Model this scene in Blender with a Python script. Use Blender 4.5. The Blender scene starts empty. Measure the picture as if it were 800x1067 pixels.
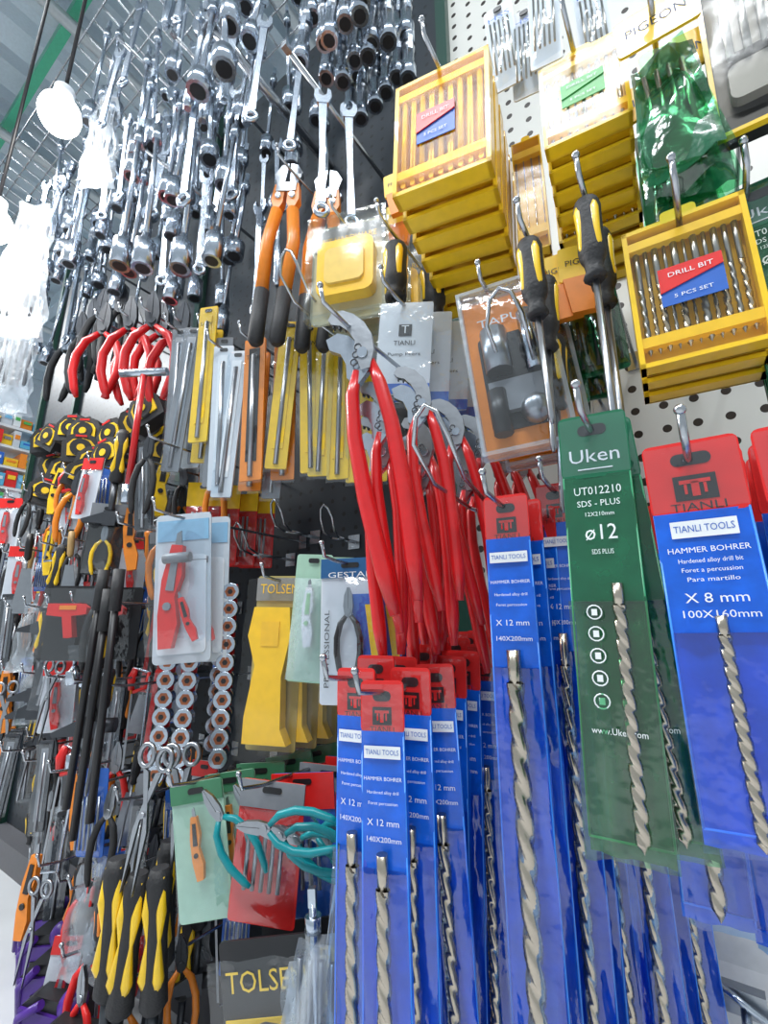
import bpy, math, random
from mathutils import Matrix, Vector, noise
random.seed(7)
R=random.uniform
scene=bpy.context.scene
# ------------------------------------------------------------------ materials
MATS={}
def mat(name,col,rough=.45,metal=0,alpha=1,bump=0,bscale=60,emit=0,var=.12,coat=0,spec=.5):
    if name in MATS: return MATS[name]
    m=bpy.data.materials.new(name); m.use_nodes=True
    nt=m.node_tree; p=nt.nodes['Principled BSDF']
    c=(col[0],col[1],col[2],1)
    p.inputs['Base Color'].default_value=c
    p.inputs['Roughness'].default_value=rough
    p.inputs['Metallic'].default_value=metal
    p.inputs['Alpha'].default_value=alpha
    p.inputs['Specular IOR Level'].default_value=spec
    if coat: p.inputs['Coat Weight'].default_value=coat
    tc=nt.nodes.new('ShaderNodeTexCoord')
    n=nt.nodes.new('ShaderNodeTexNoise'); n.inputs['Scale'].default_value=bscale; n.inputs['Detail'].default_value=3
    nt.links.new(tc.outputs['Object'],n.inputs['Vector'])
    if var:
        mx=nt.nodes.new('ShaderNodeMixRGB'); mx.inputs[1].default_value=tuple(v*(1-var) for v in col)+(1,)
        mx.inputs[2].default_value=tuple(min(1,v*(1+var)) for v in col)+(1,)
        nt.links.new(n.outputs['Fac'],mx.inputs[0]); nt.links.new(mx.outputs[0],p.inputs['Base Color'])
    if bump:
        b=nt.nodes.new('ShaderNodeBump'); b.inputs['Strength'].default_value=bump; b.inputs['Distance'].default_value=.004
        nt.links.new(n.outputs['Fac'],b.inputs['Height']); nt.links.new(b.outputs['Normal'],p.inputs['Normal'])
    if emit:
        p.inputs['Emission Color'].default_value=c; p.inputs['Emission Strength'].default_value=emit
    MATS[name]=m; return m
def film(name,col=(.93,.97,1),fac=.12,rough=.14,bump=.6,diffuse=False):
    if name in MATS: return MATS[name]
    m=bpy.data.materials.new(name); m.use_nodes=True; nt=m.node_tree; nt.nodes.clear()
    o=nt.nodes.new('ShaderNodeOutputMaterial'); mix=nt.nodes.new('ShaderNodeMixShader')
    t=nt.nodes.new('ShaderNodeBsdfTransparent'); t.inputs[0].default_value=(*col,1)
    if diffuse:
        g=nt.nodes.new('ShaderNodeBsdfPrincipled'); g.inputs['Base Color'].default_value=(.85,.9,.94,1)
    else: g=nt.nodes.new('ShaderNodeBsdfGlossy')
    g.inputs['Roughness'].default_value=rough
    tc=nt.nodes.new('ShaderNodeTexCoord'); n=nt.nodes.new('ShaderNodeTexNoise'); n.inputs['Scale'].default_value=40
    b=nt.nodes.new('ShaderNodeBump'); b.inputs['Strength'].default_value=bump; b.inputs['Distance'].default_value=.006
    L=nt.links.new
    L(tc.outputs['Object'],n.inputs['Vector']); L(n.outputs['Fac'],b.inputs['Height']); L(b.outputs[0],g.inputs['Normal'])
    mix.inputs[0].default_value=fac
    L(t.outputs[0],mix.inputs[1]); L(g.outputs[0],mix.inputs[2]); L(mix.outputs[0],o.inputs[0])
    MATS[name]=m; return m
chrome=mat('chrome_steel',(.52,.58,.66),.23,1,bump=.08)
steel=mat('brushed_steel',(.36,.38,.41),.34,1,bump=.15)
dsteel=mat('dark_steel',(.08,.085,.095),.4,.8,bump=.1)
bronze=mat('drill_bit_steel',(.52,.46,.38),.25,1,bump=.15)
red=mat('red_grip',(.62,.01,.013),.3,coat=.3)
redp=mat('red_card',(.72,.02,.018),.35)
blue=mat('blue_sleeve',(.003,.12,.68),.26,bump=.6,bscale=35,var=.4,coat=.5,alpha=.9)
bluel=mat('blue_seam',(.05,.28,.85),.3)
blue2=mat('blue_print',(.02,.12,.5),.4)
green=mat('green_sleeve',(.006,.115,.05),.26,bump=.6,bscale=35,var=.4,coat=.6,alpha=.9)
greenl=mat('green_seam',(.03,.26,.12),.3)
greenc=mat('green_card',(.008,.14,.065),.35)
lgreen=mat('light_green',(.08,.42,.1),.4)
yel=mat('yellow_plastic',(.9,.57,.015),.3,coat=.3)
yelT=mat('yellow_case_back',(.85,.52,.03),.35)
org=mat('orange_plastic',(.85,.25,.02),.35)
blk=mat('black_plastic',(.012,.012,.014),.4)
blkg=mat('black_rubber',(.02,.02,.022),.6,bump=.3,bscale=200)
wht=mat('white_print',(.8,.82,.84),.5,var=.03)
whtp=mat('white_card',(.66,.69,.73),.4,var=.05)
gry=mat('grey_plastic',(.22,.23,.25),.4)
teal=mat('teal_grip',(.0,.25,.28),.35)
purp=mat('purple_plastic',(.07,.02,.24),.35)
wood=mat('wood_handle',(.5,.32,.13),.5)
clear=film('clear_film'); cloudy=film('cloudy_film',(.88,.92,.96),.27,.25,.8,True)
casef=film('case_film',(1,.97,.9),.05,.2,.1)
greenf=film('green_film',(.35,.75,.5),.13); bluef=film('blue_film',(.45,.68,1),.13,.12)
yelf=film('yellow_film',(1,.86,.35),.03,.25,.1)
wirem=mat('zinc_wire',(.45,.47,.5),.25,1)
# ------------------------------------------------------------------ mesh builder
TC={}
def textmesh(s):
    if s in TC: return TC[s]
    c=bpy.data.curves.new('t','FONT'); c.body=s; c.size=1; c.align_x='CENTER'; c.align_y='CENTER'; c.resolution_u=2
    o=bpy.data.objects.new('t',c); scene.collection.objects.link(o)
    dg=bpy.context.evaluated_depsgraph_get(); me=o.evaluated_get(dg).to_mesh()
    TC[s]=([tuple(v.co) for v in me.vertices],[tuple(p.vertices) for p in me.polygons])
    bpy.data.objects.remove(o); bpy.data.curves.remove(c)
    return TC[s]
class B:
    def __init__(s): s.v=[];s.f=[];s.m=[];s.sm=[];s.mats=[];s._me=None
    def mi(s,m):
        if m not in s.mats: s.mats.append(m)
        return s.mats.index(m)
    def add(s,vs,fs,m,sm=False):
        o=len(s.v); s.v+=[tuple(v) for v in vs]; i=s.mi(m)
        for f in fs: s.f.append(tuple(a+o for a in f)); s.m.append(i); s.sm.append(sm)
        return s
    def merge(s,b,M=Matrix()):
        o=len(s.v); s.v+=[tuple(M@Vector(v)) for v in b.v]
        for f,i,q in zip(b.f,b.m,b.sm): s.f.append(tuple(a+o for a in f)); s.m.append(s.mi(b.mats[i])); s.sm.append(q)
        return s
    def box(s,c,d,m):
        x,y,z=c;a,b,e=d[0]/2,d[1]/2,d[2]/2
        vs=[(x+i*a,y+j*b,z+k*e) for i in(-1,1) for j in(-1,1) for k in(-1,1)]
        return s.add(vs,[(0,1,3,2),(4,6,7,5),(0,4,5,1),(2,3,7,6),(0,2,6,4),(1,5,7,3)],m)
    def prism(s,pts,y0,y1,m,sm=False):
        n=len(pts); vs=[(p[0],y0,p[1]) for p in pts]+[(p[0],y1,p[1]) for p in pts]
        fs=[tuple(range(n)),tuple(range(2*n-1,n-1,-1))]+[(i,i+n,(i+1)%n+n,(i+1)%n) for i in range(n)]
        return s.add(vs,fs,m,sm)
    def rrect(s,cx,cz,w,h,r,y0,y1,m):
        pts=[]
        for (sx,sz,a0) in((1,1,0),(-1,1,90),(-1,-1,180),(1,-1,270)):
            for k in range(4):
                a=math.radians(a0+k*30); pts.append((cx+sx*(w/2-r)+r*math.cos(a),cz+sz*(h/2-r)+r*math.sin(a)))
        return s.prism(pts,y0,y1,m)
    def frame(s,cx,cz,w,h,t,y0,y1,m):
        s.box((cx-w/2+t/2,(y0+y1)/2,cz),(t,abs(y1-y0),h),m); s.box((cx+w/2-t/2,(y0+y1)/2,cz),(t,abs(y1-y0),h),m)
        s.box((cx,(y0+y1)/2,cz+h/2-t/2),(w,abs(y1-y0),t),m); return s.box((cx,(y0+y1)/2,cz-h/2+t/2),(w,abs(y1-y0),t),m)
    def tube(s,path,r,m,n=8,closed=False,flat=1,twist=None):
        P=[Vector(p) for p in path]; k=len(P)
        rr=r if isinstance(r,(list,tuple)) else [r]*k
        vs=[];N=None
        for i in range(k):
            if closed: t=P[(i+1)%k]-P[i-1]
            else: t=P[min(i+1,k-1)]-P[max(i-1,0)]
            if t.length<1e-9: t=Vector((0,0,1))
            t.normalize()
            if N is None:
                N=Vector((0,1,0)) if abs(t.y)<.9 else Vector((1,0,0))
            N=(N-t*N.dot(t))
            if N.length<1e-6: N=Vector((1,0,0))
            N.normalize(); Q=t.cross(N)
            for j in range(n):
                a=2*math.pi*j/n; vs.append(P[i]+N*math.cos(a)*rr[i]*flat+Q*math.sin(a)*rr[i])
        fs=[]
        for i in range(k if closed else k-1):
            for j in range(n):
                a=i*n+j;b=i*n+(j+1)%n;c=((i+1)%k)*n+(j+1)%n;d=((i+1)%k)*n+j
                fs.append((a,b,c,d))
        s.add(vs,fs,m,True)
        if not closed:
            o=len(s.v)-len(vs); i=s.mi(m)
            for q in (tuple(o+j for j in range(n))[::-1],tuple(o+(k-1)*n+j for j in range(n))): s.f.append(q);s.m.append(i);s.sm.append(False)
        return s
    def ring(s,c,R0,r,m,ax='y',n=16,sx=1):
        pts=[]
        for i in range(n):
            a=2*math.pi*i/n; u,v=R0*math.cos(a)*sx,R0*math.sin(a)
            pts.append((c[0]+u,c[1],c[2]+v) if ax=='y' else ((c[0]+u,c[1]+v,c[2]) if ax=='z' else (c[0],c[1]+u,c[2]+v)))
        return s.tube(pts,r,m,6,True)
    def ball(s,c,r,m,sc=(1,1,1),n=12):
        path=[];rad=[]
        for i in range(9):
            a=math.pi*i/8; path.append((c[0],c[1],c[2]+r*sc[2]*math.cos(a))); rad.append(max(1e-4,r*math.sin(a)))
        return s.tube(path,[q*sc[0] for q in rad],m,n)
    def drill(s,x,y,z0,z1,r,m,turns=8,n=12):
        k=max(8,int(turns*9)); vs=[];fs=[]
        for i in range(k+1):
            t=i/k; z=z0+(z1-z0)*t; ph=turns*math.pi*t
            tip=min(1,(1-t)*k/4)
            for j in range(n):
                a=2*math.pi*j/n; q=r*(.62+.38*abs(math.cos(a))**.7)*max(tip,.05)
                vs.append((x+q*math.cos(a+ph),y+q*math.sin(a+ph),z))
        for i in range(k):
            for j in range(n): fs.append((i*n+j,i*n+(j+1)%n,(i+1)*n+(j+1)%n,(i+1)*n+j))
        return s.add(vs,fs,m,True)
    def text(s,t,x,z,y,size,m,w=None,rot=0):
        vs,fs=textmesh(t)
        k=size
        if w:
            ww=max(v[0] for v in vs)-min(v[0] for v in vs); k=w/ww
        cr,sr=math.cos(rot),math.sin(rot)
        return s.add([(x+(v[0]*k)*cr-v[1]*size*sr,y,z+v[0]*k*sr+v[1]*size*cr) for v in vs],fs,m)
    def sheet(s,cx,ztop,w0,w1,h,y,m,amp=.004,nx=6,nz=14,seed=0,bulge=0,fx=28,fz=14):
        vs=[];fs=[]
        for i in range(nz+1):
            t=i/nz; w=w0+(w1-w0)*t
            for j in range(nx+1):
                u=j/nx; x=cx+(u-.5)*w; z=ztop-h*t
                d=noise.noise(Vector((x*fx+seed*3.1,z*fz,seed*7.7)))*amp*2
                e=(1-(2*u-1)**2)*(1-(2*t-1)**4)
                vs.append((x+d*.3*(1 if j in(0,nx) else 0),y+d-bulge*e,z))
        for i in range(nz):
            for j in range(nx):
                a=i*(nx+1)+j; fs.append((a,a+1,a+nx+2,a+nx+1))
        return s.add(vs,fs,m,True)
    def mesh(s,name):
        if s._me is None:
            me=bpy.data.meshes.new(name); me.from_pydata(s.v,[],s.f)
            for m in s.mats: me.materials.append(m)
            me.polygons.foreach_set('material_index',s.m); me.polygons.foreach_set('use_smooth',s.sm); me.update(); s._me=me
        return s._me
def put(b,name,X,Z,off,yaw=0,roll=0,scale=1,parent=None,pitch=0):
    o=bpy.data.objects.new(name,b.mesh(name)); o.location=(X,-off,Z)
    o.rotation_euler=(math.radians(pitch),math.radians(roll),math.radians(yaw)); o.rotation_mode='XYZ'
    o.scale=(scale,)*3; scene.collection.objects.link(o)
    if parent: o.parent=parent
    return o
def group(name):
    e=bpy.data.objects.new(name,None); scene.collection.objects.link(e); e.empty_display_size=.05; return e
# hooks --------------------------------------------------------------
HK={}
def hook(X,Z,off,parent=None):
    k=round(off+.03,2)
    if k not in HK:
        b=B(); L=k
        b.tube([(0,0,0),(0,-L*.9,0),(0,-L,.006),(0,-L-.008,.03)],.0035,wirem)
        b.box((0,-.002,0),(.03,.004,.04),wirem); b.ball((0,-L-.008,.03),.005,wirem)
        HK[k]=b
    return put(HK[k],'peg_hook',X,Z,.001,parent=parent)
def loop_hook(X,Z,off,k=1):
    b=B();L=off;p=[]
    for sx in(-1,1): b.tube([(sx*.006,0,0),(sx*.012*k,-L*.7,0)],.003,wirem)
    b.tube([(-.012*k,-L*.7,0),(-.018*k,-L*.9,.012*k),(-.02*k,-L,.045*k),(-.012*k,-L-.01,.07*k),(0,-L-.012,.08*k),(.012*k,-L-.01,.07*k),(.02*k,-L,.045*k),(.018*k,-L*.9,.012*k),(.012*k,-L*.7,0)],.0032,wirem)
    b.box((0,-.002,0),(.04,.004,.04),wirem)
    return put(b,'double_wire_hook',X,Z,.001)
# ------------------------------------------------------------------ item builders
def drill_pack(L,W,hc,bc,fc,hh,lines,logo,seed,bitr,bitL,dark=blk,start=.3,bx=0):
    b=B(); w1=W*1.04; seam=bluel if bc is blue else greenl
    b.rrect(0,-hh/2+.012,W,hh,.006,-.0035,0,hc)
    b.sheet(0,.008,W*.96,W*.96,hh*.9,-.0062,clear,.0015,nz=5,seed=seed)
    b.rrect(0,-.006,W*.42,.012,.0055,-.0042,-.0034,blk)
    if logo=='T':
        b.box((0,-.0038,-hh*.48),(W*.44,.001,hh*.34),dark)
        b.box((0,-.0046,-hh*.40),(W*.32,.001,hh*.05),hc); b.box((0,-.0046,-hh*.5),(W*.08,.001,hh*.2),hc)
        b.box((-W*.1,-.0046,-hh*.5),(W*.03,.001,hh*.13),hc); b.box((W*.1,-.0046,-hh*.5),(W*.03,.001,hh*.13),hc)
        b.text('TIANLI',0,-hh*.74,-.004,hh*.15,dark,W*.56)
    else:
        b.text(logo,0,-hh*.5,-.004,hh*.3,wht,W*.72); b.box((0,-.004,-hh*.7),(W*.5,.0008,.0012),wht)
    z0=-hh+.014; h=L-hh+.014
    b.sheet(0,z0,W*.97,w1,h,.003,bc,.004,seed=seed,bulge=-.002,fx=60,fz=7,nx=8)
    b.sheet(0,z0,W*.97,W,h*start*1.15,-.004,bc,.0012,seed=seed+3,nz=6)
    b.sheet(0,z0-h*start*1.15,W,w1,h*(1-start*1.15),-.004-bitr*1.1,fc,.005,seed=seed+5,bulge=.002,fx=75,fz=10,nx=12,nz=22)
    for s in(-1,1):
        b.tube([(s*W*.475,-.003,z0),(s*w1*.475,-.004,z0-h*.6),(s*w1*.48,-.003,-L+.014)],.0011,seam,5)
    b.tube([(-w1*.48,-.003,-L+.014),(w1*.48,-.003,-L+.014)],.0011,seam,5)
    zb=z0-h*start
    b.tube([(bx,-.006-bitr*.8,zb),(bx,-.006-bitr*.6,zb-h*.07)],bitr*.8,bronze)
    b.drill(bx,-.006-bitr*.7,zb-h*.06,-L+h*(1-bitL),bitr,bronze,turns=(L*.62)/(bitr*3.3))
    for (t,zz,sz,ww,bxx) in lines:
        if bxx: b.box((0,-.0062,z0-h*zz),(ww*W*1.1,.001,sz*1.7),wht); b.text(t,0,z0-h*zz,-.007,sz,blue2,ww*W)
        else: b.text(t,0,z0-h*zz,-.0066,sz,wht,ww*W)
    return b
TL=[('TIANLI TOOLS',.06,.009,.6,True),('HAMMER BOHRER',.13,.007,.8,False),('Hardened alloy drill bit',.165,.0055,.62,False),('Foret a percussion',.195,.0055,.58,False),('Para martillo',.225,.0055,.5,False),('X 8 mm',.285,.012,.6,False),('100X160mm',.335,.009,.72,False)]
TL2=[('TIANLI TOOLS',.04,.008,.75,True),('HAMMER BOHRER',.09,.006,.85,False),('Hardened alloy drill',.115,.005,.7,False),('Foret percussion',.135,.005,.65,False),('X 12 mm',.17,.010,.7,False),('140X200mm',.2,.008,.75,False)]
UK=[('UT012210',.05,.012,.66,False),('SDS - PLUS',.088,.009,.6,False),('12X210mm',.12,.006,.4,False),('ø12',.175,.022,.44,False),('SDS PLUS',.23,.007,.3,False)]
def bit_case(W,H,n,D=.022,count=1,lab='n',clearfront=True,step=.028,slope=.004):
    b=B()
    for c in range(count):
        y=c*step; dz=-c*slope
        b.rrect(0,-H/2+dz,W,H,.006,y+D*.4,y+D*.55,yelT)
        b.frame(0,-H/2+dz,W,H,W*.045,-D/2+y,D/2+y,yel)
        b.box((0,y-D*.2,-H*.83+dz),(W*.92,D*.5,H*.07),yel); b.box((0,y-D*.2,-H*.12+dz),(W*.92,D*.5,H*.06),yel)
        b.rrect(0,.008+dz,W*.3,.02,.005,y-.002,y+.002,yel)
        if c==0:
            for i in range(n):
                x=-W*.4+W*.8*i/(n-1); r=W*.012+W*.018*abs(math.sin(i*1.7+1))
                if clearfront:
                    b.tube([(x,0,-H*.08),(x,0,-H*.42)],r,steel); b.drill(x,0,-H*.42,-H*.9,r*1.1,bronze if i%3 else steel,turns=6,n=8)
                else:
                    b.rrect(x,-H*.5,W*.05,H*.84,W*.024,-D*.3,D*.1,yelT); b.tube([(x,-D*.25,-H*.1),(x,-D*.25,-H*.88)],r*.9,yel,8)
            b.sheet(0,-.004,W*.92,W*.92,H-.008,-D*.5,yelf if not clearfront else casef,.0005,seed=3)
            if lab:
                lw,cx=(W*.5,0) if lab!='s' else (W*.4,-W*.04)
                k=lw/2; b.box((cx,-D*.56,-H*.5),(lw,.0012,H*.26),blue2 if lab!='g' else lgreen); b.prism([(cx-k,-H*.37),(cx+k,-H*.37),(cx+k,-H*.45),(cx-k,-H*.54)],-D*.66,-D*.6,redp if lab!='g' else lgreen)
                b.text('DRILL BIT',cx,-H*.43,-D*.7,H*.045,wht,lw*.7); b.text('5 PCS SET',cx,-H*.58,-D*.64,H*.035,wht,lw*.6)
    return b
def screwdriver(L,hL,r,c1=yel,c2=blkg,tip=steel):
    b=B()
    z=[0,-.03,-.1,-.25,-.45,-.62,-.72,-.8,-.88,-.96,-1]; q=[.45,.85,1,.95,.92,1,.95,.68,.62,.85,.6]
    b.tube([(0,0,hL*a) for a in z],[r*a for a in q],c2,14)
    for k in range(4):
        a=k*math.pi/2+.4; dx,dy=math.cos(a),math.sin(a)
        b.tube([(dx*r*.62,dy*r*.62,-hL*.03),(dx*r*.78,dy*r*.78,-hL*.2),(dx*r*.7,dy*r*.7,-hL*.45),(dx*r*.74,dy*r*.74,-hL*.62),(dx*r*.5,dy*r*.5,-hL*.78)],[r*.2,r*.36,r*.33,r*.33,r*.12],c1,8)
    b.ring((0,0,-hL*.04),r*.6,r*.16,c1,'z')
    b.tube([(0,0,-hL),(0,0,-L*.97),(0,0,-L)],[r*.24,r*.24,r*.12],tip,8)
    return b
def sc(b,k): 
    n=B(); n.merge(b,Matrix.Scale(k,4)); return n
def groove_pliers(L,hc=red):
    b=B(); t=.02; q=.72
    A=[(-.125,-.015),(-.10,.015),(-.05,.01),(.0,-.02),(.045,-.07),(.07,-.13),(.07,-.2),(.04,-.27),(.0,-.27),(-.02,-.2),(-.01,-.14),(-.035,-.09),(-.07,-.055),(-.11,-.04)]
    C=[(-.15,-.09),(-.09,-.075),(-.04,-.10),(.0,-.15),(.04,-.2),(.03,-.27),(-.03,-.32),(-.075,-.28),(-.07,-.22),(-.09,-.17),(-.14,-.14)]
    A=[(x*q,z*.85) for x,z in A]; C=[(x*q,z*.85) for x,z in C]
    b.prism(A,-t,t*.1,steel); b.prism(C,-t*.4,t*.8,chrome)
    b.tube([(.012,-t*1.3,-.17),(.012,t,-.17)],.018,chrome,10)
    for i in range(4): b.box((-.075+i*.02,-t*.5,-.04-i*.01),(.006,t*.8,.012),dsteel)
    for i in range(3): b.ring((.0-.01*i,-t*1.02,-.145-.026*i),.011,.0025,dsteel)
    h1=[(-.02,0,-.22),(-.045,0,-.3),(-.055,0,-.45),(-.045,0,-.65),(-.02,0,-.88),(-.005,0,-1)]
    h2=[(.03,0,-.19),(.05,0,-.28),(.068,0,-.42),(.075,0,-.65),(.07,0,-.86),(.065,0,-.97)]
    b.tube(h1,[.014,.022,.024,.026,.026,.015],hc,10); b.tube(h2,[.014,.022,.024,.026,.026,.015],hc,10)
    return sc(b,L)
def pliers(L,hc,head=dsteel,sp=.16,hl=.62):
    b=B(); t=.02
    b.prism([(-.012,0),(-.05,-.1),(-.06,-.22),(-.04,-.33),(.0,-.35),(.0,0)],-t,t,head)
    b.prism([(.012,0),(.05,-.1),(.06,-.22),(.04,-.33),(.003,-.35),(.003,0)],-t*.9,t*1.1,head)
    b.tube([(0,-t*1.5,-.28),(0,t*1.5,-.28)],.035,head,10)
    for s in(-1,1):
        b.tube([(s*.03,0,-.33),(s*sp*.7,0,-.42),(s*sp,0,-.58),(s*sp*1.0,0,-.75),(s*sp*.75,0,-.93),(s*sp*.6,0,-1)],[.025,.036,.038,.038,.034,.02],hc,9)
    return sc(b,L)
def cutter_bolt(L):
    b=B()
    for s in(-1,1):
        b.prism([(s*.005,0),(s*.04,-.01),(s*.07,-.06),(s*.05,-.14),(s*.02,-.17),(s*.01,-.08)],-.015,.015,steel)
        b.prism([(s*.005,-.12),(s*.06,-.13),(s*.07,-.22),(s*.04,-.3),(s*.01,-.24)],-.02,.02,org)
        b.tube([(s*.04,0,-.27),(s*.065,0,-.45),(s*.055,0,-.74)],.03,org,10); b.tube([(s*.055,0,-.72),(s*.05,0,-.98),(s*.05,0,-1)],[.034,.036,.02],blkg,10)
        b.tube([(s*.035,-.03,-.2),(s*.035,.03,-.2)],.014,chrome,8)
    b.box((0,-.022,-.15),(.1,.006,.05),steel)
    return sc(b,L)
def wrench(L,m=chrome):
    b=B(); t=.014
    b.prism([(-.05,-.02),(-.03,.0),(-.025,-.05),(0,-.07),(.025,-.05),(.03,0),(.05,-.02),(.056,-.07),(.036,-.12),(-.036,-.12),(-.056,-.07)],-t,t,m)
    b.prism([(-.026,-.11),(.026,-.11),(.017,-.5),(.024,-.89),(-.024,-.89),(-.017,-.5)],-t*.7,t*.7,m)
    b.ring((0,0,-.94),.036,.016,m)
    return sc(b,L)
def socket_rod(L,r=.012,sr=.024):
    b=B(); b.tube([(0,0,.0),(0,0,-L*.8)],r*.55,chrome); b.box((0,0,.01),(r,r,.03),chrome)
    b.tube([(0,0,-L*.06),(0,0,-L*.14)],r*1.1,chrome,10)
    b.tube([(0,0,-L*.78),(0,0,-L*.83),(0,0,-L*.84),(0,0,-L)],[r*.7,r*1.3,sr,sr],chrome,12); b.tube([(0,0,-L*.999),(0,0,-L*1.002)],sr*.7,blk,10)
    return b
def ujoint(L):
    b=B(); b.tube([(0,0,0),(0,0,-L*.35)],.017,chrome,12); b.ball((0,0,-L*.45),.018,steel); b.box((0,0,-L*.42),(.012,.034,.05),chrome)
    b.tube([(0,0,-L*.52),(0,0,-L*.78),(0,0,-L*.8),(0,0,-L)],[.016,.016,.022,.022],chrome,12); b.tube([(0,0,-L*.999),(0,0,-L*1.003)],.015,blk,10)
    return b
def ratchet(L):
    b=B(); b.tube([(0,-.012,-.03),(0,.012,-.03)],.032,chrome,16); b.tube([(0,-.03,-.03),(0,-.01,-.03)],.01,chrome)
    b.tube([(0,0,-.05),(0,0,-.09),(0,0,-L*.55),(0,0,-L*.6),(0,0,-L*.95),(0,0,-L)],[.018,.009,.009,.014,.016,.01],chrome,10); return b
def flat_pack(W,L,card,item=None,header=None,fl=clear,hh=.2,txt=None,tm=wht,seed=0):
    b=B(); b.rrect(0,-L/2+.01,W,L,.006,0,.0025,card)
    if header: b.box((0,-.002,-L*hh/2+.01),(W*1.0,.003,L*hh),header)
    b.rrect(0,-.004,W*.3,.01,.004,-.005,-.003,blk)
    if txt: b.text(txt,0,-L*hh*.6,-.0045,min(L*hh*.4,.03),tm,W*.75)
    if item: b.merge(item,Matrix.Translation((0,-.014,-L*hh-.01)))
    b.sheet(0,-L*hh+.01,W*.94,W*.94,L*(1-hh)-.004,-.006,fl,.004,seed=seed,bulge=.02)
    return b
def hexset(W,L,n,m=steel,cap=None):
    b=B()
    for i in range(n):
        x=(i/(n-1)-.5)*W; b.tube([(x,0,0),(x,0,-L)],W/n*.32,m,6)
        if cap: b.tube([(x,0,0),(x,0,-L*.35)],W/n*.42,cap,8)
    return b
def file_pack(W,L,m,stripe,txt=None):
    b=B(); b.rrect(0,-L/2+.01,W,L,.004,-.006,.0,m)
    b.box((0,-.007,-L*.45),(W*.5,.003,L*.8),stripe); b.tube([(0,-.008,-L*.1),(0,-.008,-L*.95)],W*.12,steel,6)
    b.rrect(0,-.003,W*.4,.01,.004,-.008,-.005,blk)
    b.sheet(0,0,W*1.05,W*1.05,L,-.011,clear,.003,seed=L*10)
    if txt: b.text(txt,0,-L*.12,-.012,W*.3,blk,W*.7)
    return b
def tape_measure(s):
    b=B(); D=[(-.5,-.95),(.5,-.95),(.52,-.8),(.5,-.35),(.35,-.1),(.05,0),(-.3,-.08),(-.5,-.35)]
    b.prism(D,-.22,.22,blkg); b.prism([(p[0]*.72,p[1]*.6-.19) for p in D],-.26,.26,yel); 
    b.tube([(0,-.29,-.5),(0,.29,-.5)],.29,blk,16); b.tube([(0,-.31,-.5),(0,.31,-.5)],.11,yel,16); b.box((.5,0,-.9),(.1,.2,.12),chrome); b.box((-.0,-.27,-.12),(.3,.02,.06),redp)
    b.tube([(-.05,0,.0),(-.05,0,.1)],.04,blk)
    return sc(b,s)
def knife(L,c=redp,c2=gry):
    b=B(); b.prism([(-.06,0),(.05,0),(.09,-.3),(.05,-.5),(.12,-.75),(.1,-.98),(-.02,-1),(-.08,-.7),(-.1,-.35)],-.04,.04,c)
    b.prism([(-.03,-.1),(.03,-.1),(.04,-.45),(-.04,-.45)],-.055,-.03,c2); b.prism([(-.04,0),(.03,0),(.0,.15),(-.04,.12)],-.01,.01,steel); b.tube([(0,-.06,-.6),(0,-.03,-.6)],.04,c2)
    return sc(b,L)
def socket_rail(L,n,r):
    b=B(); b.box((0,.004,-L/2),(r*.7,.004,L),redp)
    cop=mat('copper_interior',(.35,.12,.06),.4,.6)  # reddish copper colour of the socket interiors
    for i in range(n):
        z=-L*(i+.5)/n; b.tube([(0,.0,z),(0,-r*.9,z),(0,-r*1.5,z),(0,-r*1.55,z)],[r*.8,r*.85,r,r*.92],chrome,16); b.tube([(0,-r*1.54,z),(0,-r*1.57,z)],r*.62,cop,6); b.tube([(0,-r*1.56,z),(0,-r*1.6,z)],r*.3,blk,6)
    return b
def hammer(L,c=yel):
    b=B(); b.tube([(0,0,0),(0,0,-L*.1),(0,0,-L*.5),(0,0,-L*.95),(0,0,-L)],[.016,.024,.018,.024,.016],blkg,10)
    for s in(-1,1): b.tube([(s*.012,-.01,-L*.05),(s*.014,-.013,-L*.3),(s*.010,-.011,-L*.5),(s*.014,-.013,-L*.75),(s*.006,-.008,-L*.9)],[.004,.009,.004,.010,.004],c,8)
    b.tube([(0,0,-L),(0,0,-L-.12)],.01,dsteel); b.box((0,0,-L-.13),(.04,.03,.05),dsteel); b.tube([(.02,0,-L-.13),(.06,0,-L-.13)],.018,dsteel,12); b.prism([(-.02,-L-.11),(-.02,-L-.15),(-.08,-L-.15),(-.085,-L-.14)],-.012,.012,dsteel)
    return b
def scissors(L,m=steel):
    b=B()
    for s in(-1,1):
        b.ring((s*.08,0,-.12),.075,.018,m,sx=.8); b.prism([(s*.03,-.22),(s*.08,-.2),(-s*.02,-.55),(-s*.05,-1),(-s*.06,-.6)],-.01*s,.012*s,m) 
    b.tube([(0,-.025,-.5),(0,.025,-.5)],.02,m)
    return sc(b,L)
def trowel(L,c=steel,hc=wood):
    b=B(); b.tube([(0,0,0),(0,0,-.12),(0,0,-.32),(0,0,-.36)],[.035,.045,.04,.025],hc,10); b.tube([(0,0,-.36),(0,0,-.48)],.012,c); b.prism([(-.05,-.47),(.05,-.47),(.11,-.98),(.10,-1),(-.10,-1),(-.11,-.98)],-.004,.004,c)
    return sc(b,L)
def hacksaw(L,c=redp):
    b=B(); b.tube([(-.02,0,0),(.14,0,-.04),(.15,0,-.15),(.15,0,-.98),(.0,0,-1)],.016,chrome,8); b.box((-.01,0,-.62),(.02,.004,.72),steel)
    b.tube([(0,0,0),(-.03,0,-.1),(-.02,0,-.22)],[.03,.045,.03],c,8); b.tube([(.14,0,-.04),(.12,0,-.2),(0,0,-.24)],.02,c,8)
    return sc(b,L)
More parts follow.
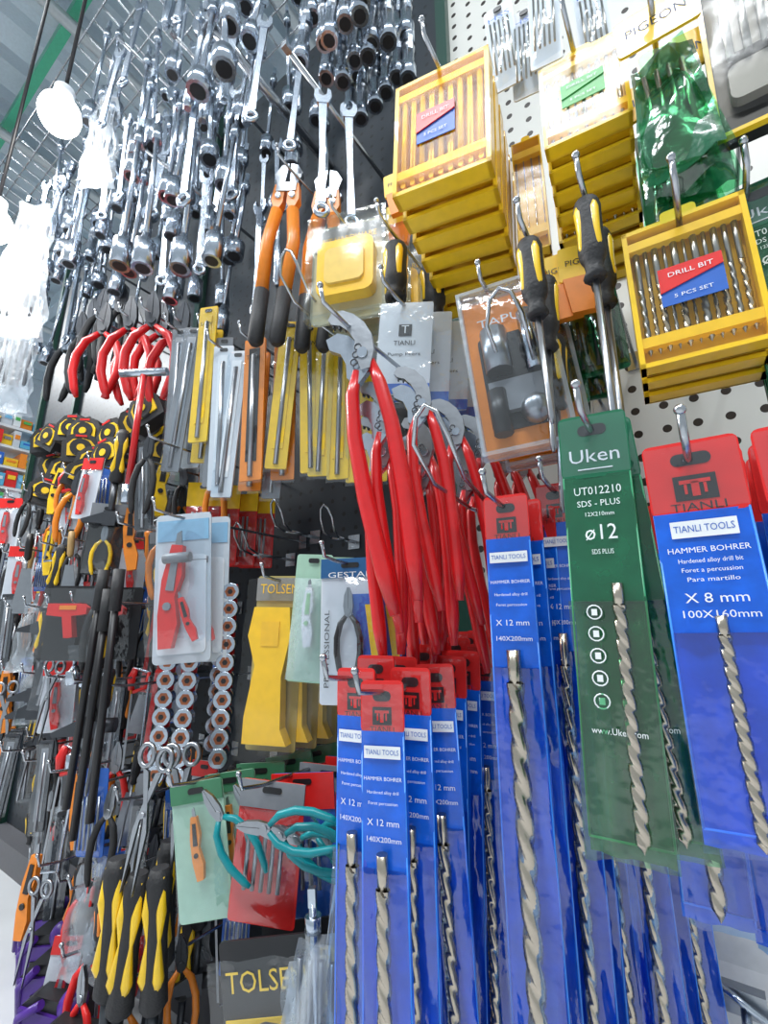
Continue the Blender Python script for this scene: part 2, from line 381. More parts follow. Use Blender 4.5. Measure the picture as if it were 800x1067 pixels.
def bag(W,L,m=cloudy,seed=1,inner=None,head=None):
    b=B()
    if inner: b.merge(inner,Matrix.Translation((0,0,-L*.15)))
    for s in(1,-1): b.sheet(0,0,W*.6,W*1.1,L,s*.012,m,.014,nx=10,nz=18,seed=seed+s,bulge=.03*s)
    if head: b.box((0,0,-L*.04),(W*.8,.03,L*.12),head)
    return b
def drillgun(L):
    b=B(); b.prism([(-.5,0),(.3,0),(.45,-.1),(.45,-.25),(.1,-.3),(.2,-.8),(.0,-.85),(-.12,-.32),(-.5,-.28)],-.1,.1,redp); b.box((.1,0,-.9),(.4,.24,.16),blk); b.tube([(-.5,0,-.14),(-.65,0,-.14)],.08,blk); b.prism([(-.2,-.05),(.2,-.05),(.2,-.15),(-.2,-.15)],-.12,-.09,org)
    return sc(b,L)
# ------------------------------------------------------------------ room
def pegmat(name,col,hole,sp,rad,rough):
    m=bpy.data.materials.new(name); m.use_nodes=True; nt=m.node_tree; p=nt.nodes['Principled BSDF']; L=nt.links.new
    tc=nt.nodes.new('ShaderNodeTexCoord'); sep=nt.nodes.new('ShaderNodeSeparateXYZ'); L(tc.outputs['Object'],sep.inputs[0])
    def M(op,a,b=None):
        n=nt.nodes.new('ShaderNodeMath'); n.operation=op
        for i,q in enumerate((a,b)):
            if q is None: continue
            if isinstance(q,(int,float)): n.inputs[i].default_value=q
            else: L(q,n.inputs[i])
        return n.outputs[0]
    def cell(o): return M('SUBTRACT',M('FRACT',M('DIVIDE',M('ADD',o,100.0),sp)),.5)
    cx=cell(sep.outputs['X']); cz=cell(sep.outputs['Z'])
    d=M('SQRT',M('ADD',M('MULTIPLY',cx,cx),M('MULTIPLY',cz,cz)))
    h=M('LESS_THAN',d,rad/sp)
    mx=nt.nodes.new('ShaderNodeMixRGB'); mx.inputs[1].default_value=(*col,1); mx.inputs[2].default_value=(*hole,1); L(h,mx.inputs[0]); L(mx.outputs[0],p.inputs['Base Color'])
    b=nt.nodes.new('ShaderNodeBump'); b.invert=True; b.inputs['Distance'].default_value=.003; L(h,b.inputs['Height']); L(b.outputs[0],p.inputs['Normal'])
    p.inputs['Roughness'].default_value=rough
    return m
pegB=pegmat('black_pegboard',(.014,.02,.028),(.0008,.0008,.001),.045,.007,.4)
pegW=pegmat('white_pegboard',(.66,.66,.62),(.03,.02,.015),.05,.008,.35)
def room(name,c,d,m):
    b=B(); b.box((0,0,0),d,m); o=bpy.data.objects.new(name,b.mesh(name)); o.location=c; scene.collection.objects.link(o); return o
floorm=mat('floor_tile',(.6,.61,.62),.2,bump=.05,bscale=5)
room('floor',(-4,-1.2,-.02),(12,7,.04),floorm)
b=B(); b.box((-1.96,.02,1.75),(3.0,.04,3.3),pegB); put(b,'wall_black_pegboard',0,0,0)
b=B()
for x in(-3.45,-2.9,-1.7,-.46): b.box((x,-.014,1.8),(.035,.026,3.6),mat('dark_green_post',(.01,.05,.035),.35))
put(b,'trim_3',0,0,0)
b=B(); b.box((.35,.02,1.95),(1.6,.04,2.5),pegW); put(b,'wall_white_pegboard',0,0,0)
b=B(); wp=mat('white_enamel',(.7,.71,.72),.3); 
b.box((.35,.015,.6),(1.6,.03,.2),wp)
pr=[(0,.5),(-.02,.43),(-.06,.39),(-.13,.37),(-.2,.37),(-.2,.33),(0,.33)]
vs=[(x,p[0],p[1]) for x in(-.45,1.15) for p in pr]; n=len(pr)
b.add(vs,[tuple(range(n)),tuple(range(2*n-1,n-1,-1))]+[(i,(i+1)%n,(i+1)%n+n,i+n) for i in range(n)],wp)
b.box((.35,-.0,.16),(1.6,.3,.32),mat('dark_base',(.02,.02,.02),.5)); put(b,'gondola_base_shelf',0,0,0)
b=B(); b.box((-1.96,-.04,.05),(3.0,.08,.1),mat('base_deck',(.1,.1,.11),.5)); put(b,'gondola_base_deck',0,0,0)
# ceiling
b=B(); cm=mat('galvanised_deck',(.42,.5,.56),.35,.3,bump=.1)
n=70; vs=[];
for i in range(n+1):
    x=-10+12*i/n; z=5.3+(.06 if i%2 else 0); vs+= [(x,-5,z),(x,3,z)]
b.add(vs,[(2*i,2*i+1,2*i+3,2*i+2) for i in range(n)],cm); put(b,'ceiling',0,0,0)
b=B(); gm=mat('green_beam',(.05,.33,.2),.4); b.box((-4,0,0),(12,.06,.09),gm); put(b,'trim_1',0,4.95,.4)
b=B()
for y in(-1.6,-2.6,.8): b.box((-4,y,5.1),(12,.1,.16),cm)
for x in(-2,-3.2,-4.4,-5.6,-7): b.box((x,-1,5.15),(.08,8,.12),cm); b.tube([(x+.3,-5,4.8),(x+.3,3,4.8)],.04,mat('duct',(.5,.54,.56),.3,.5))
put(b,'trim_2',0,0,0)
# wire mesh canopy above the black board
b=B()
for i in range(36): b.tube([(-3.4+i*.08,-.05,3.5),(-3.4+i*.08,-.55,3.6)],.004,wirem,5)
for i in range(7): y=-.05-i*.083; b.tube([(-3.4,y,3.5+i*.0167),(-.55,y,3.5+i*.0167)],.004,wirem,5)
put(b,'wire_mesh_canopy',0,0,0)
# far end of aisle
room('wall_far',(-9.5,-1.2,2.6),(.1,7.5,5.3),mat('far_wall',(.5,.56,.62),.6))
g=B(); cols=[wht,blue2,redp,yel,lgreen,org,whtp,gry,mat('pale_blue',(.2,.5,.75),.5),wht,mat('cyan_box',(.1,.4,.6),.5)]
for k in range(14):
    z=.12+k*.24; g.box((-6.6,-.5,z),(.5,5,.03),wht)
    y=-3
    while y<1.9:
        w=R(.05,.15);h=R(.08,.2); m=random.choice(cols); g.box((-6.5+R(-.03,.05),y+w/2,z+.015+h/2),(.3,w*.93,h),m)
        g.box((-6.33,y+w/2,z+.015+h*.6),(.02,w*.6,h*.25),random.choice(cols)); y+=w
for y in(-3,-1.3,.4,2): g.box((-6.6,y,1.7),(.05,.05,3.4),wht)
put(g,'stocked_aisle_shelf',0,0,0)
# ------------------------------------------------------------------ drill packs (front right)
p8=drill_pack(.33,.076,redp,blue,bluef,.07,TL,'T',1,.0055,.98,start=.34)
p12=drill_pack(.62,.055,redp,blue,bluef,.06,TL2,'T',2,.0085,.97,start=.22)
p16=drill_pack(.68,.058,redp,blue,bluef,.06,TL2,'T',2,.0108,.97,start=.22)
p12b=drill_pack(.74,.048,redp,blue,bluef,.06,TL2,'T',4,.0075,.97,start=.22)
puk=drill_pack(.405,.066,greenc,green,greenf,.07,UK,'Uken',3,.0065,.97,start=.32,bx=.01)
for i in range(5): puk.ring((-.012,-.013,-.195-.02*i),.0065,.0007,wht,n=14); puk.box((-.012,-.013,-.195-.02*i),(.005,.0006,.006),wht)
puk.text('www.Uken.com',0,-.30,-.015,.008,wht,.045)
pukb=drill_pack(.33,.066,greenc,green,greenf,.06,UK[:4],'Uken',9,.008,.97,start=.3)
def hang(b,name,X,Z,off,yaw=0,roll=0,**k): return put(b,name,X,Z,off,yaw,roll,**k)
hook(-.08,1.2,.52); hang(puk,'green_drill_bit_pack',-.08,1.208,.5,6,1); hang(puk,'green_drill_bit_pack',-.078,1.208,.47,2,-3)
hook(0,1.15,.52)
for i,o in enumerate((.5,.46,.42)): hang(p8,'blue_drill_bit_pack',.001+.004*i,1.158,o,4-3*i,-1+2*i)
hook(.078,1.15,.52)
for i,o in enumerate((.5,.45,.4)): hang(p8,'blue_drill_bit_pack',.086,1.158,o,3*i,-2+2*i)
pl=drill_pack(.42,.06,redp,blue,bluef,.06,TL2,'T',12,.008,.98,start=.25)
for i,(x,o,zz) in enumerate(((-.03,.36,1.13),(.0,.3,1.12),(.03,.36,1.12),(.07,.32,1.13),(.1,.28,1.12),(.02,.24,1.12),(-.05,.28,1.15),(.13,.36,1.12))): hang(pl,'blue_drill_bit_pack',x,zz,o,R(-12,12),R(-2,2))
hook(-.21,1.155,.45)
for i,o in enumerate((.42,.38,.33)): hang(p16,'long_drill_bit_pack',-.208+.006*i,1.158,o,8-6*i,R(-1,1))
hook(-.165,1.19,.36)
for i,o in enumerate((.33,.29,.24)): hang(p12b,'long_drill_bit_pack',-.168+.004*i,1.19,o,5-5*i,R(-1,1))
for i,o in enumerate((.24,.18,.13)): hang(p12b,'long_drill_bit_pack',-.12+.012*i,1.17,o,5,R(-1,1))
for hx,zz,n in((-.400,.938,8),(-.350,.925,8)):
    hook(hx,zz-.005,.52)
    for i in range(n): hang(p12,'long_drill_bit_pack',hx+R(-.007,.007)+.004*i,zz+R(-.006,.006)+.006*i,.5-i*.052,14+R(-10,8),R(-2.5,2))
# ------------------------------------------------------------------ yellow bit cases etc
c1=bit_case(.16,.23,9,.03,7,'s',False,.045,.004)
hook(-.25,1.905,.5); put(c1,'drill_bit_case_stack',-.25,1.90,.47,10,2)
c2=bit_case(.112,.15,9,.022,4,'g',True,.03,.012); hook(-.055,1.82,.46); put(c2,'drill_bit_case_stack',-.05,1.81,.43,6,1)
c3=bit_case(.12,.15,9,.022,4,None,True,.03,.006); hook(-.06,1.76,.32); put(c3,'drill_bit_case_stack',-.065,1.755,.31,4,0)
c4=bit_case(.05,.24,4,.02,3,None,True,.03,.006); put(c4,'drill_bit_case_stack',-.165,1.86,.31,10,0)
c5=bit_case(.122,.185,11,.022,3,'b',True,.03,.004); hook(.03,1.465,.46); put(c5,'drill_bit_case_stack',.03,1.47,.43,4,0)
tb=flat_pack(.05,.2,whtp,hexset(.03,.12,5,bronze),None,clear,txt='HSS',tm=blue2)
for x,z,o in((-.17,2.08,.4),(-.13,2.06,.38),(-.09,2.07,.4),(-.03,2.05,.36)): put(tb,'twist_bit_blister',x,z,o,8,R(-3,3))
gb=bag(.085,.2,greenf,5,hexset(.04,.11,4,bronze),None)
q=B(); q.merge(gb); q.sheet(0,0,.07,.085,.19,.0,green,.012,nx=6,seed=2); q.rrect(0,.02,.088,.06,.005,-.024,-.02,yel); q.text('PIGEON',0,.02,-.0245,.02,blk,.065)
for x,z,o in((.04,1.71,.45),(.057,1.70,.4),(.03,1.71,.36)): put(q,'green_bagged_drill_bit_set',x,z,o,R(-4,8),R(-3,3))
hook(.04,1.74,.48)
q=B(); q.rrect(0,-.1,.12,.24,.01,0,.02,blk); q.frame(0,-.1,.125,.245,.005,-.006,.002,yel); q.rrect(.0,-.07,.08,.1,.01,-.012,0,gry); q.rrect(0,-.16,.09,.05,.01,-.012,0,gry); q.merge(hexset(.08,.1,6,steel),Matrix.Translation((0,-.016,-.03))); q.sheet(0,0,.115,.115,.21,-.016,casef,.003,bulge=.01)
hook(.14,1.77,.46); put(q,'bit_set_black_case',.15,1.77,.43,0,2)
hook(.1,1.5,.4)
for i in range(3): put(pukb,'green_drill_bit_pack',.114+.003*i,1.505,.38-.04*i,4*i,-1)
# screwdrivers
sd=screwdriver(.32,.12,.0165); sd2=screwdriver(.27,.12,.017)
put(sd,'ratchet_screwdriver',-.062,1.53,.46,20); hook(-.062,1.535,.46)
put(sd,'ratchet_screwdriver',-.06,1.53,.4,50)
put(sd2,'ratchet_screwdriver',-.138,1.51,.46,20,-2); hook(-.138,1.515,.46); put(sd2,'ratchet_screwdriver',-.135,1.49,.4,60,3); put(sd2,'ratchet_screwdriver',-.14,1.42,.36,10,2)
sd3=screwdriver(.36,.15,.028)
for x,z,o in((-.425,1.75,.35),(-.385,1.73,.28),(-.455,1.76,.3)): put(sd3,'ratchet_screwdriver',x,z,o,30,R(-4,4),scale=.85)
hook(-.425,1.77,.38)
q=B(); q.rrect(0,-.03,.07,.06,.004,-.006,0,yel); q.text('PIGEON',0,-.03,-.007,.014,blk,.05); q.prism([(-.03,-.06),(.03,-.06),(.02,-.12),(-.02,-.12)],-.012,.0,org)
for x,z,o in((-.125,1.57,.34),(-.11,1.56,.3),(-.09,1.57,.34),(-.45,2.0,.3),(-.47,1.96,.26)): put(q,'yellow_hang_card',x,z,o,12,R(-8,8))
gp=flat_pack(.05,.14,green,hexset(.03,.08,4,dsteel),greenc,greenf,.22)
for x,z,o in((-.14,1.46,.3),(-.135,1.45,.26),(-.11,1.5,.3),(-.1,1.48,.26),(-.08,1.5,.3)): put(gp,'green_bit_blister',x,z,o,6,R(-4,4))
hook(-.135,1.46,.34)
# socket blister
it=B(); it.tube([(-.02,0,-.02),(-.02,0,-.09)],.02,steel,12); it.tube([(.03,0,-.0),(.03,0,-.1)],.012,chrome); it.box((0,.004,-.13),(.08,.012,.05),gry); it.ball((.02,0,-.16),.022,steel); it.tube([(-.03,0,-.12),(-.03,0,-.19)],.014,blk)
q=B(); q.rrect(0,-.125,.125,.27,.012,0,.01,org); q.rrect(0,-.14,.09,.16,.008,-.003,0,blk); q.merge(it,Matrix.Translation((0,-.014,-.04))); q.frame(0,-.125,.13,.275,.006,-.03,.0,cloudy); q.sheet(0,0,.125,.125,.26,-.03,clear,.003,bulge=.012); q.text('TAPUS',0,-.035,-.004,.02,wht,.08)
hook(-.22,1.505,.4)
for i in range(2): put(q,'socket_adaptor_blister',-.21+.012*i,1.5,.38-.06*i,16,-6)
q=B(); q.box((0,0,0),(.045,.004,.045),blue2); put(q,'blue_shelf_tag',-.035,1.25,.05,0,45)
# ------------------------------------------------------------------ centre
gpl=groove_pliers(.48); gp2=groove_pliers(.38)
hook(-.41,1.46,.54)
for k,(x,z,o,s,yw,rl) in enumerate(((-.408,1.49,.5,0,20,-8),(-.378,1.37,.47,1,10,-5),(-.398,1.33,.44,1,12,-1),(-.338,1.40,.43,1,24,-5),(-.358,1.34,.38,1,5,-3),(-.325,1.38,.34,1,14,-6),(-.305,1.37,.28,1,8,-8),(-.29,1.36,.22,1,16,-8),(-.27,1.36,.18,1,10,-7),(-.37,1.31,.36,1,20,2),(-.32,1.31,.3,1,0,-4),(-.40,1.33,.3,1,14,0),(-.34,1.32,.22,1,14,-5))):
    put(gp2 if s else gpl,'groove_joint_pliers',x,z,o,yw,rl)
cd=B(); cd.rrect(0,-.09,.1,.19,.004,0,.003,whtp); cd.box((0,-.001,-.055),(.024,.001,.024),blk); cd.text('T',0,-.055,-.0025,.024,wht,.014); cd.text('TIANLI',0,-.082,-.001,.014,blk,.04); cd.text('Pump Pliers',0,-.105,-.001,.01,blk,.06); cd.box((0,-.001,-.175),(.1,.002,.02),blue2); cd.sheet(0,0,.105,.105,.2,-.006,clear,.003)
hook(-.40,1.59,.4)
for i in range(6): put(cd,'pliers_packing_card',-.395+.018*i,1.59-.004*i,.36-i*.04,26,4)
# yellow blister
it=B(); it.rrect(0,-.13,.13,.14,.02,-.03,0,yel); it.rrect(0,-.13,.09,.09,.015,-.036,-.03,mat('yellow_pale',(.75,.55,.12),.4))
q=B(); q.rrect(0,-.12,.18,.26,.02,0,.004,mat('khaki_card',(.42,.4,.28),.4)); q.rrect(0,-.03,.17,.06,.01,-.004,0,gry); q.text('BIT HARDWARE',0,-.035,-.005,.02,yel,.13); q.merge(it); q.frame(0,-.12,.185,.265,.008,-.03,0,clear); q.sheet(0,0,.17,.17,.25,-.04,casef,.004,bulge=.02)
hook(-.565,1.89,.36)
for i in range(3): put(q,'spray_nozzle_blister',-.565+.02*i,1.895-.01*i,.33-.06*i,20,0)
# bolt cutters
cb=cutter_bolt(.56)
for x,z,o,r in((-.79,2.24,.32,4),(-.71,2.23,.25,3),(-.77,2.28,.18,5)): put(cb,'bolt_cutter',x,z,o,28,r)
hook(-.76,2.18,.36)
# long packs
fy=file_pack(.055,.42,yel,yel,'SAW'); fc=file_pack(.05,.44,whtp,gry); fw=file_pack(.055,.42,whtp,wht); fo=file_pack(.06,.4,org,blk,'TOOL'); fgr=file_pack(.05,.45,gry,steel)
for i,(x,z,o,bb) in enumerate(((-.83,1.79,.25,fy),(-.79,1.78,.22,fy),(-.75,1.77,.2,fy),(-.71,1.76,.18,fy),(-.67,1.75,.16,fy),(-.63,1.75,.14,fy),
    (-1.24,1.89,.33,fgr),(-1.19,1.87,.3,fc),(-1.15,1.85,.34,fgr),(-1.11,1.85,.3,fy),(-1.08,1.89,.34,fy),(-1.05,1.80,.3,fgr),(-1.02,1.75,.32,fw),(-.98,1.73,.3,fw),(-.94,1.73,.26,fo),(-.91,1.74,.3,fo),(-.88,1.76,.22,fgr),(-.86,1.75,.24,fo),(-1.22,1.83,.22,fw),(-1.28,1.9,.26,fc),(-1.32,1.92,.22,fgr))):
    put(bb,'saw_blade_pack' if bb in(fy,fo) else 'file_pack',x,z,o,28+R(-8,8),R(-3,3)); 
    if i%3==0: hook(x,z,o+.02)
# red cutters
rp=pliers(.38,red,dsteel,.2)
for x,z,o in((-1.68,2.16,.38),(-1.62,2.15,.3),(-1.49,2.10,.38),(-1.43,2.10,.3),(-1.34,2.05,.38),(-1.29,2.04,.3)): put(rp,'red_handled_pliers',x,z,o,38,R(-6,6)); hook(x,z-.08,o)
bp=pliers(.4,blkg,dsteel,.12)
for x in(-2.25,-2.15,-2.05,-1.95,-1.85,-1.78): put(bp,'black_handled_pliers',x,2.40+R(-.05,.05),.3,38,R(-6,6))
# tape measures
tm=tape_measure(.115)
g=group('tape_measure_assortment')
for r_,z in enumerate((1.79,1.67,1.54)):
    for i in range((9,9,6)[r_]):
        put(tm,'tape_measure',-2.15+i*.095+R(-.02,.02),z+.02*r_-i*.012+R(-.03,.03),.36-R(0,.14),35+R(-30,30),R(-30,30),parent=g)
# chrome tools
g=group('hanging_chrome_socket_tools')
W1=[wrench(.38),wrench(.3),socket_rod(.4),socket_rod(.32,.014,.03),ratchet(.34),ujoint(.2),wrench(.45),socket_rod(.5,.012,.026)]
WL=W1+[W1[2],W1[3],W1[7],W1[7],W1[4],W1[2]]
for X in [x*.075 for x in range(-33,-10)]:
    for z in (3.4,3.05,2.7,2.42):
        if z<2.5 and (X>-.95 or X<-1.3): continue
        if z>3.2 and X<-1.75: continue
        for o in (.5,.35,.2):
            if random.random()<.9:
                put(random.choice(WL),'hanging_tool',X+R(-.03,.03),z+R(-.08,.08),o+R(-.05,.05),35+R(-40,40),R(-5,5),parent=g)
for x,z,o,r in((-.94,2.66,.52,.016),(-.62,2.28,.5,.006),(-.56,2.75,.5,.005),(-1.2,2.9,.5,.006),(-1.5,3.1,.55,.006),(-.75,2.9,.5,.006),(-1.9,3.1,.55,.006),(-1.3,2.5,.5,.006),(-2.2,2.7,.55,.006)):
    q=B(); q.tube([(0,0,0),(0,-o,0)],r,wirem); q.box((0,-o,0),(r*2.4,.02,r*2.4),wirem); put(q,'rod',x,z,0.001,parent=g)
g=group('universal_joint_sockets')
for X in(-.66,-.62,-.58,-.54,-.5,-.47):
    for z in(2.78,2.62):
        for o in(.4,.32,.22): put(W1[5],'universal_joint',X+R(-.01,.01),z+R(-.03,.03),o,R(0,90),R(-4,4),parent=g)
for x,z,o in((-.6,2.26,.4),(-.57,2.26,.34),(-.78,2.62,.45),(-.74,2.6,.35)): put(W1[0],'combination_wrench',x,z,o,40,R(-3,3))
# bags
put(bag(.19,.58,cloudy,2,hexset(.1,.4,5,gry),None),'plastic_wrapped_tools',-1.93,2.58,.58,40); put(bag(.12,.4,cloudy,4,hexset(.06,.25,4,steel)),'plastic_wrapped_tools',-1.60,2.93,.52,40); put(bag(.16,.5,cloudy,8,hexset(.1,.3,5,gry)),'plastic_wrapped_tools',-2.15,2.3,.5,40)
# T handle / red packs
q=B(); q.tube([(0,0,0),(0,0,-.35)],.009,red); q.tube([(-.07,0,-.01),(.07,0,-.01)],.012,chrome); q.tube([(0,0,-.35),(0,0,-.4)],.014,chrome); put(q,'t_handle_spanner',-1.25,1.72,.42,30)
rp2=flat_pack(.1,.24,redp,hexset(.05,.12,5,steel),yel,clear,.3)
for i in range(4): put(rp2,'red_tool_pack',-1.17+.02*i,1.4,.24-.05*i,35)
# knife blister
q=B(); q.rrect(0,-.16,.13,.34,.01,0,.003,mat('grey_card',(.5,.55,.6),.4)); q.box((0,-.001,-.03),(.12,.002,.05),mat('sky_blue',(.22,.42,.6),.4)); q.rrect(0,-.2,.11,.22,.01,-.003,0,whtp); q.merge(knife(.23,redp,gry),Matrix.Translation((.0,-.02,-.07))@Matrix.Rotation(.15,4,'Y')); q.merge(knife(.1,redp,blk),Matrix.Translation((.01,-.03,-.19))@Matrix.Rotation(-.3,4,'Y')); q.tube([(-.03,-.03,-.1),(.03,-.03,-.1)],.012,gry,10); q.sheet(0,-.02,.13,.13,.29,-.035,clear,.004,bulge=.01)
put(q,'utility_knife_blister',-1.0,1.25,.4,34,-5); put(q,'utility_knife_blister',-.995,1.25,.35,34,-3); hook(-1.0,1.25,.44)
srl=socket_rail(.40,10,.021)
for x,z,o in((-1.08,1.06,.34),(-1.02,1.06,.32),(-.95,1.10,.28),(-1.0,1.1,.24),(-1.08,1.1,.2)): put(srl,'socket_rail',x,z,o,38,R(-2,2))
# yellow bag tool
it=B(); it.prism([(-.04,0),(.04,0),(.045,-.06),(.03,-.14),(.035,-.24),(.05,-.27),(-.045,-.27),(-.045,-.22),(-.03,-.12),(-.05,-.06)],-.035,-.005,yel); it.prism([(-.02,-.03),(.02,-.03),(.02,-.08),(-.02,-.08)],-.037,-.034,yelT)
q=B(); q.rrect(0,-.17,.11,.36,.006,0,.003,mat('tan',(.42,.34,.12),.5)); q.box((0,-.002,-.02),(.11,.004,.05),gry); q.text('TOLSEN',0,-.02,-.005,.03,yel,.09); q.merge(it,Matrix.Translation((0,-.004,-.06))); q.sheet(0,0,.115,.115,.36,-.045,casef,.005,bulge=.01)
for i in range(3): put(q,'yellow_caulking_tool_pack',-.785+.012*i,1.10,.28-.05*i,24,1)
hook(-.785,1.10,.3)
q=flat_pack(.12,.27,whtp,pliers(.16,blk,steel,.14),mat('gestar_blue',(.015,.1,.26),.4),clear,.14,'GESTAR'); q.prism([(.0,-.06),(.06,-.06),(.06,-.24),(.03,-.24)],-.004,-.001,blue2); q.prism([(.03,-.08),(.05,-.08),(.058,-.2),(.045,-.2)],-.006,-.004,yel); q.text('PROFESSIONAL',-.045,-.16,-.005,.014,blk,.14,math.pi/2)
hook(-.575,1.12,.34)
for i in range(3): put(q,'pliers_blister_card',-.57+.012*i,1.12,.3-.05*i,22,-1)
q=flat_pack(.08,.26,mat('pale_green',(.35,.55,.42),.4),knife(.12,whtp,lgreen),None,cloudy,.2)
for i in range(4): put(q,'cutter_blister',-.685+.015*i,1.14,.28-.06*i,24,3)
for x,z,o in((-.95,1.26,.16),(-1.05,1.2,.2),(-.8,1.23,.12)): loop_hook(x,z,o)
for x,z,o in((-.66,1.70,.42),(-.275,1.18,.5),(-.185,1.36,.44)): loop_hook(x,z,o,1.3)
# teal pliers & cards
tp=pliers(.17,teal,steel,.17)
g=group('teal_handled_pliers_display')
for i in range(8): put(tp,'teal_pliers',-.685+.008*i,.685-.008*i,.44-.03*i,25,-78+R(-12,12),parent=g)
for i in range(3): put(tp,'teal_pliers',-.78+.02*i,.72,.44-.05*i,30,-40+R(-5,5),parent=g)
cr=flat_pack(.12,.22,redp,hexset(.06,.1,5,steel),gry,clear,.2); cbl=flat_pack(.12,.24,blue2,hexset(.06,.1,5,steel),redp,clear,.25); cg=flat_pack(.10,.22,mat('pale_green',(0,0,0)),knife(.1,org,blk),mat('dark_green_card',(.05,.2,.1),.4),clear,.15)
for i in range(6): put((cr,cbl)[i%2],'tool_blister_card',-.69+.018*i,.72+.004*i,.36-.055*i,26,R(-5,5))
for i in range(5): put(cg,'folding_knife_card',-.83+.018*i,.71+.006*i,.42-.06*i,28,R(-14,-4)); 
hook(-.83,.72,.44); hook(-.69,.73,.4)
hm=hammer(.22)
for x,z,o in((-1.0,.57,.46),(-.955,.55,.44),(-.92,.56,.42),(-.99,.57,.36)): put(hm,'hammer',x,z,o,30,R(-5,5))
q=B(); q.rrect(0,-.1,.15,.22,.006,0,.004,blk); q.text('TOLSEN',0,-.045,-.002,.04,yel,.13); q.box((0,-.002,-.12),(.14,.002,.06),yel); q.ring((0,-.02,-.14),.045,.01,steel); q.sheet(0,0,.155,.155,.2,-.03,clear,.005,bulge=.01)
for i in range(3): put(q,'black_tool_card',-.65+.02*i,.515,.4-.07*i,26,-10)
for x,z,o in((-.55,.6,.4),(-.5,.63,.34),(-.53,.66,.24),(-.58,.62,.3)): put(W1[3],'socket_wrench',x,z,o,30,R(-8,8),scale=.8)
for x,z,o in((-.54,.56,.4),(-.58,.5,.38)): put(bag(.09,.18,cloudy,x*9,hexset(.05,.1,4,steel)),'plastic_wrapped_tools',x,z,o,20)
q=B(); q.tube([(0,0,0),(0,0,-.52)],.009,blk); q.tube([(0,0,.02),(0,0,-.08)],.014,blkg)
for x in(-1.17,-1.21,-1.25): put(q,'pry_bar',x,1.08+R(-.02,.04),.45,0,R(-3,3))
sx=scissors(.26); put(sx,'scissors',-.9,.79,.46,20,8); put(sx,'scissors',-.92,.78,.4,30,-4)
dg=B(); dg.rrect(0,-.09,.16,.2,.01,0,.003,blk); dg.merge(drillgun(.11),Matrix.Translation((0,-.03,-.04))); dg.sheet(0,0,.16,.16,.19,-.05,clear,.004)
for i in range(2): put(dg,'heat_gun_blister',-1.44+.03*i,1.1,.42-.08*i,36)
# ------------------------------------------------------------------ left tool assortment
pool=[screwdriver(.26,.11,.018,org,blkg),screwdriver(.28,.12,.018,yel,blkg),screwdriver(.24,.1,.016,redp,blk),pliers(.24,redp,steel,.14),pliers(.24,org,dsteel,.14),pliers(.22,blkg,steel,.13),pliers(.24,blkg,dsteel,.12),
 trowel(.28,steel,wood),trowel(.26,steel,blk),scissors(.24),hacksaw(.32),knife(.2,org,blk),knife(.2,yel,blk),file_pack(.05,.28,dsteel,gry),file_pack(.06,.28,redp,blk),screwdriver(.3,.1,.014,blkg,blk),screwdriver(.3,.13,.016,blkg,org),
 flat_pack(.09,.2,whtp,knife(.13,redp,gry),redp,clear,.2),flat_pack(.09,.2,blk,pliers(.14,yel,steel),gry,clear,.2),wrench(.26,steel),hammer(.2,org),hammer(.2,yel),socket_rod(.24),flat_pack(.08,.2,blue2,hexset(.06,.12,6,steel),None,clear),bag(.1,.26,cloudy,3,hexset(.06,.16,5,dsteel)),bag(.09,.24,cloudy,6,screwdriver(.18,.08,.014,redp,blk))]
g=group('hanging_hand_tool_assortment')
rows=[(1.5,-1.15,-2.7),(1.28,-1.25,-2.7),(1.08,-1.28,-2.6),(.88,-1.2,-2.5),(.66,-1.08,-2.25),(.46,-1.06,-1.9),(.34,-1.05,-1.65)]
for z,xe,xl in rows:
    x=xe
    while x>xl:
        for o in(.4,.28,.14):
            if o>.3 and x<xl+.35: continue
            if random.random()<.94: put(random.choice(pool),'hand_tool',x+R(-.03,.03),z+R(-.04,.05),o+R(-.03,.03),36+R(-25,25),R(-7,7),parent=g,scale=R(.75,1.0))
        x-=.08
for z,xe,xl in rows:
    x=xe
    while x>xl: hook(x,z-.02,.4 if x>xl+.35 else .28,parent=g); x-=.17
# lower left purple clamps
pt=B(); pt.prism([(-.1,0),(.1,0),(.08,-.12),(-.08,-.12)],-.06,.06,purp); pt.prism([(-.07,.03),(.07,.03),(.1,0),(-.1,0)],-.05,.05,blk); pt.ball((.04,-.03,.02),.04,purp); pt.tube([(-.09,-.05,-.11),(-.09,-.06,-.02),(-.03,-.07,.03)],.012,purp); pt.box((0,-.062,-.06),(.1,.006,.04),blk)
for i in range(6): put(pt,'purple_angle_clamp',-1.12-.15*i,.22-.01*i,.44-.05*i,30,R(-10,10),scale=.75)
for i in range(6): put(pt,'purple_angle_clamp',-1.14-.15*i,.10,.38-.04*i,30,R(-6,6),scale=.75)
# latch by base
q=B(); q.box((0,0,0),(.05,.02,.03),steel); q.tube([(0,-.01,0),(0,-.06,-.02),(0,-.1,-.1)],.006,chrome); q.tube([(-.03,-.02,.02),(.03,-.02,-.01)],.005,chrome); put(q,'chrome_latch_bracket',-.04,.49,.06)
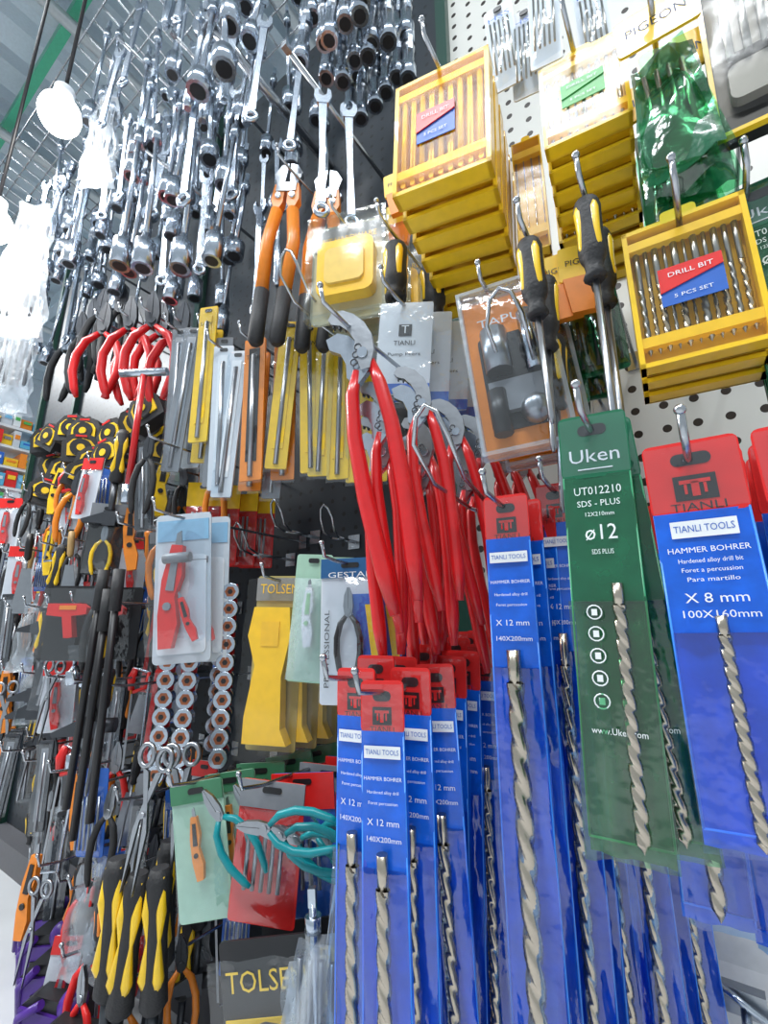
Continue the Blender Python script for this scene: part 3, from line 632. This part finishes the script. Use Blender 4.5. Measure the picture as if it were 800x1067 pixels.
# ------------------------------------------------------------------ lamps
bm=mat('lamp_glow',(1,.98,.93),.3,emit=25,var=0)
def bulb(x,z,o,r):
    b=B(); b.ball((0,0,0),r,bm,(1,1,1.1),n=20); b.tube([(0,0,r*.9),(0,0,r*1.7)],r*.5,whtp,12); b.tube([(0,0,r*1.7),(0,0,5.2-z)],.006,blk,6)
    put(b,'hanging_light_bulb',x,z,o)
    l=bpy.data.lights.new('bulb_light','POINT'); l.energy=14; l.shadow_soft_size=r*1.3; l.color=(1,.97,.92)
    q=bpy.data.objects.new('bulb_light',l); q.location=(x,-o-r*1.6,z-r*1.6); scene.collection.objects.link(q)
bulb(-1.56,2.66,.66,.062); bulb(-1.90,2.38,.70,.06); bulb(-4.6,3.3,1.3,.09)
def panel(x,y,sx,sy,e):
    b=B(); b.box((0,0,0),(sx,sy,.05),mat('light_housing',(.8,.8,.8),.5)); b.box((0,0,-.03),(sx*.95,sy*.9,.01),mat('tube_glow',(.95,.98,1),.3,emit=6,var=0))
    o=bpy.data.objects.new('ceiling_light_panel',b.mesh('ceiling_light_panel')); o.location=(x,y,4.7); scene.collection.objects.link(o)
    l=bpy.data.lights.new('panel_light','AREA'); l.shape='RECTANGLE'; l.size=sx; l.size_y=sy; l.energy=e; l.color=(.93,.97,1)
    q=bpy.data.objects.new('panel_light',l); q.location=(x,y,4.6); scene.collection.objects.link(q)
panel(0,-2.6,1.6,.3,100); panel(-2.6,-2.4,1.6,.3,110); panel(-6.5,-2.0,1.6,.3,300); panel(1.2,-1.4,.4,1.6,50)
w=bpy.data.worlds.new('w'); scene.world=w; w.use_nodes=True; w.node_tree.nodes['Background'].inputs[0].default_value=(.83,.93,1,1); w.node_tree.nodes['Background'].inputs[1].default_value=.62
# ------------------------------------------------------------------ camera
cam=bpy.data.cameras.new('camera'); co=bpy.data.objects.new('camera',cam); scene.collection.objects.link(co)
co.location=(0,-1,1); co.rotation_euler=(math.radians(90+13.95),0,math.radians(35)); cam.sensor_fit='VERTICAL'; cam.sensor_height=24; cam.lens=24*480/1067; cam.clip_start=.02
scene.camera=co
scene.view_settings.view_transform='Standard'
